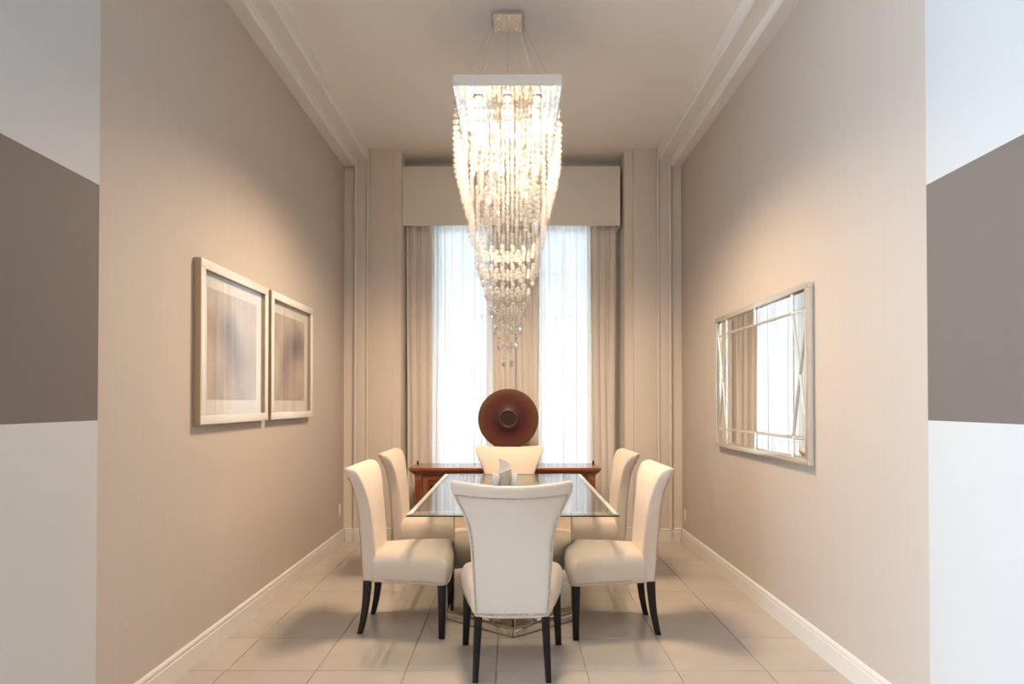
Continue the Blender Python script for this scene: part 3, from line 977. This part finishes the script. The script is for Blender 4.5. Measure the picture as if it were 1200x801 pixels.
def mpane(poly, name='pane'):
    # bevelled mirror piece facing -x; poly in (y,z)
    cy0 = sum(p[0] for p in poly) / len(poly)
    cz0 = sum(p[1] for p in poly) / len(poly)
    n = len(poly)

    def off(d):
        out = []
        for i in range(n):
            p = Vector(poly[i]); a_ = Vector(poly[i - 1]); b_ = Vector(poly[(i + 1) % n])
            d1 = (p - a_).normalized(); d2 = (b_ - p).normalized()
            n1 = Vector((-d1.y, d1.x)); n2 = Vector((-d2.y, d2.x))
            if n1.dot(Vector((cy0, cz0)) - p) < 0:
                n1, n2 = -n1, -n2
            bis = (n1 + n2)
            bis = bis / max(0.15, bis.length_squared) * 2
            q = p + bis * d
            out.append(q)
        return out
    l0 = [(-0.012, q.x, q.y) for q in off(0.002)]
    l1 = [(PX, q.x, q.y) for q in off(0.002)]
    l2 = [(PX - 0.002, q.x, q.y) for q in off(0.012)]
    return MB().loft([l0, l1, l2]).build(name, M['mirror'], mr_, smooth=0)


def R4(y0, y1, z0, z1):
    return [(y0, z0), (y1, z0), (y1, z1), (y0, z1)]


cyI, czI = IY - BY, IZ - BZ
mpane(R4(-cyI, cyI, -czI, czI))
for sz in (-1, 1):
    za, zb = sorted((sz * czI, sz * IZ))
    mpane(R4(-cyI, 0, za, zb)); mpane(R4(0, cyI, za, zb))
    for sy in (-1, 1):
        ya, yb = sorted((sy * cyI, sy * IY))
        mpane(R4(ya, yb, za, zb))
for sy in (-1, 1):
    ya, yb = sorted((sy * cyI, sy * IY))
    ym = (ya + yb) / 2
    mpane([(ya, -czI), (yb, -czI), (ym, 0)]); mpane([(yb, -czI), (yb, czI), (ym, 0)])
    mpane([(yb, czI), (ya, czI), (ym, 0)]); mpane([(ya, czI), (ya, -czI), (ym, 0)])


def mbar(y0, z0, y1, z1, h=0.007):
    d = Vector((y1 - y0, z1 - z0)).normalized()
    n = Vector((-d.y, d.x)) * h
    P = [(y0 + n.x, z0 + n.y), (y1 + n.x, z1 + n.y), (y1 - n.x, z1 - n.y), (y0 - n.x, z0 - n.y)]
    C = [(y0, z0), (y1, z1), (y1, z1), (y0, z0)]
    MB().loft([[(-0.014, y, z) for y, z in P], [(-0.024, y, z) for y, z in P],
               [(-0.029, y * 0.5 + c[0] * 0.5, z * 0.5 + c[1] * 0.5) for (y, z), c in zip(P, C)]]).build('glazing_strip', M['silver_leaf'], mr_, smooth=0)


for s in (-1, 1):
    mbar(-IY, s * czI, IY, s * czI)
    mbar(s * cyI, -IZ, s * cyI, IZ)
    mbar(0, s * czI, 0, s * IZ)
    ya, yb = sorted((s * cyI, s * IY))
    mbar(ya, -czI, yb, czI, 0.006)
    mbar(yb, -czI, ya, czI, 0.006)

# ------------------------------------------------------------------ outlets
def outlet(label, x, y, z, s):
    o = thing('wall_outlet', label, 'outlet', (x, y, z), 0, 'wall outlets')
    MB().box(min(0, s * 0.006), max(0, s * 0.006), -0.036, 0.036, -0.06, 0.06).build('cover_plate', M['white_plastic'], o, bevel=0.002)
    for zz in (-0.024, 0.024):
        MB().box(min(s * 0.006, s * 0.009), max(s * 0.006, s * 0.009), -0.017, 0.017, zz - 0.014, zz + 0.014).build('socket', M['white_plastic'], o, bevel=0.001)


outlet('small white outlet plate low on the wall below the framed pictures', -XW, 6.50, 0.345, 1)
outlet('small white outlet plate low on the wall below the mirror', XW, 6.53, 0.285, -1)

# ------------------------------------------------------------------ chandelier
CX, CYY = -0.035, 4.40
ch = thing('chandelier', 'cascading crystal bead chandelier with square chrome plate above the dining table', 'chandelier', (CX, CYY, CEIL))


def L(z):
    return z - CEIL


can = MB().box(-0.1, 0.1, -0.105, 0.105, L(4.008), 0).build('canopy', M['chrome'], ch, bevel=0.003, smooth=0)
for sx in (-1, 0, 1):
    for sy in (-1, 1):
        MB().lathe([(0.006, L(3.996)), (0.008, L(4.0)), (0.008, L(4.008))], 10, c=(sx * 0.06, sy * 0.06, 0)).build('cap_nut', M['chrome'], can)
PW, PZ0, PZ1 = 0.344, 3.41, 3.483
pl = MB().box(-PW, PW, -PW, PW, L(PZ0), L(PZ1)).build('plate', M['chrome'], ch, bevel=0.003, smooth=0)
for sx in (-1, 0, 1):
    for sy in (-1, 0, 1):
        if sx or sy:
            MB().tube([(sx * 0.075, sy * 0.08, L(4.009)), (sx * 0.27, sy * 0.27, L(PZ1) - 0.001)], 0.0014, 5).build('suspension_cable', M['brushed'], ch)
MB().tube([(0, 0, L(4.009)), (0, 0, L(PZ1) - 0.001)], 0.0028, 6).build('power_cord', M['brushed'], ch)
bulb_me = sock_me = None
for sx in (-1, 0, 1):
    for sy in (-1, 0, 1):
        bxp, byp = sx * 0.19, sy * 0.19
        if sock_me is None:
            sock_me = MB().lathe([(0.034, 0.0), (0.036, -0.006), (0.033, -0.012), (0.028, -0.012), (0.026, -0.004), (0.001, -0.004)], 20).data('lamp_socket', M['chrome'])
            bulb_me = MB().lathe([(0.012, -0.003), (0.018, -0.010), (0.020, -0.020), (0.017, -0.030), (0.009, -0.036), (0.001, -0.038)], 16).data('bulb', M['bulb'])
        sk = link('lamp_socket', sock_me, ch, (bxp, byp, L(PZ0)))
        link('bulb', bulb_me, sk, (0, 0, 0))
        l = bpy.data.lights.new('bulb_light', 'SPOT')
        l.energy = SPOT_W
        l.color = (1.0, 0.76, 0.52)
        l.spot_size = math.radians(158)
        l.spot_blend = 1.0
        l.shadow_soft_size = 0.03
        lo = bpy.data.objects.new('bulb_light', l)
        COL.objects.link(lo)
        lo.parent = ch
        lo.location = (bxp, byp, L(PZ0) - 0.06)


def bead(mb, x, y, z, r, h, n=6, rot=0.0):
    vs = [(x, y, z + h)]
    for zz, rr in ((0.45 * h, 0.86 * r), (-0.45 * h, 0.86 * r)):
        for k in range(n):
            t = rot + 2 * PI * (k + (0.5 if zz < 0 else 0)) / n
            vs.append((x + rr * math.cos(t), y + rr * math.sin(t), z + zz))
    vs.append((x, y, z - h))
    fs = [(0, 1 + k, 1 + (k + 1) % n) for k in range(n)]
    for k in range(n):
        a_, b_, c_, d_ = 1 + k, 1 + (k + 1) % n, 1 + n + k, 1 + n + (k + 1) % n
        fs += [(a_, c_, b_), (b_, c_, d_)]
    fs += [(2 * n + 1, 1 + n + (k + 1) % n, 1 + n + k) for k in range(n)]
    mb.add(vs, fs)


def strand_mesh(zb, nbig, low, rnd, open_above):
    """one string: thread, small octagon beads, now and then a bigger one, big faceted drops at the foot"""
    sm, bg_ = MB(), MB()
    ztop = PZ0
    sm.tube([(0, 0, 0), (0, 0, zb - ztop)], 0.0007, 3)
    z = zb + 0.018
    for k in range(nbig):
        bead(bg_, 0, 0, z - ztop, 0.0165, 0.0175, 7, rnd.random())
        z += 0.0345
    if low:                       # inner strings: knots of beads with bare thread between
        while z < 2.56:
            bead(sm, 0, 0, z - ztop + 0.004, 0.010, 0.0095, 6, rnd.random())
            z += 0.028
            if rnd.random() < 0.6:
                bead(sm, 0, 0, z - ztop + 0.002, 0.010, 0.0095, 6, rnd.random())
            z += 0.062
            if z < 2.5:
                bead(bg_, 0, 0, z - ztop, 0.0155, 0.0165, 7, rnd.random())
            z += 0.03
    nxt = z + rnd.uniform(0.05, 0.2)
    q = z + 0.01
    while q < ztop - 0.015:
        if q > open_above:
            q += 0.085
        if q > nxt:
            bead(sm, 0, 0, q - ztop + 0.008, 0.0155, 0.016, 7, rnd.random())
            q += 0.034
            nxt = q + rnd.uniform(0.16, 0.26)
        else:
            bead(sm, 0, 0, q - ztop, 0.0105, 0.0095, 6, rnd.random())
            q += 0.0385
    nf = len(sm.f)
    sm.add(bg_.v, bg_.f)
    me = sm.data('bead_strand', M['crystal'], smooth=0)
    me.materials.append(M['crystal_drop_bright'] if low else M['crystal_round'])
    for p in me.polygons:
        if p.index >= nf:
            p.material_index = 1
    return me


RINGS = [  # half size, foot height, strands per side, big beads, inner string
    (0.330, 2.880, 10, 9, 0), (0.289, 2.720, 9, 8, 0), (0.245, 2.510, 8, 7, 0), (0.200, 2.300, 7, 6, 0),
    (0.170, 2.225, 5, 3, 1), (0.140, 2.110, 4, 2, 1), (0.110, 2.000, 3, 2, 1), (0.085, 1.890, 3, 1, 1),
    (0.058, 1.776, 2, 1, 1), (0.026, 1.663, 1, 1, 1)]
rnd = random.Random(11)
for (r, zb, per, nb_, dn) in RINGS:
    meshes = [strand_mesh(zb + dz, nb_, dn, rnd, 9.0 if r > 0.28 else max(zb + 0.42, 2.62)) for dz in (0.0, 0.012, -0.008)]
    for side in range(4):
        for k in range(per):
            t = -r + 2 * r * k / per
            x, y = [(t, -r), (r, t), (-t, r), (-r, -t)][side]
            o = link('bead_strand', rnd.choice(meshes), ch, (x, y, L(PZ0)))
            o.rotation_euler = (0, 0, rnd.uniform(0, 6.28))
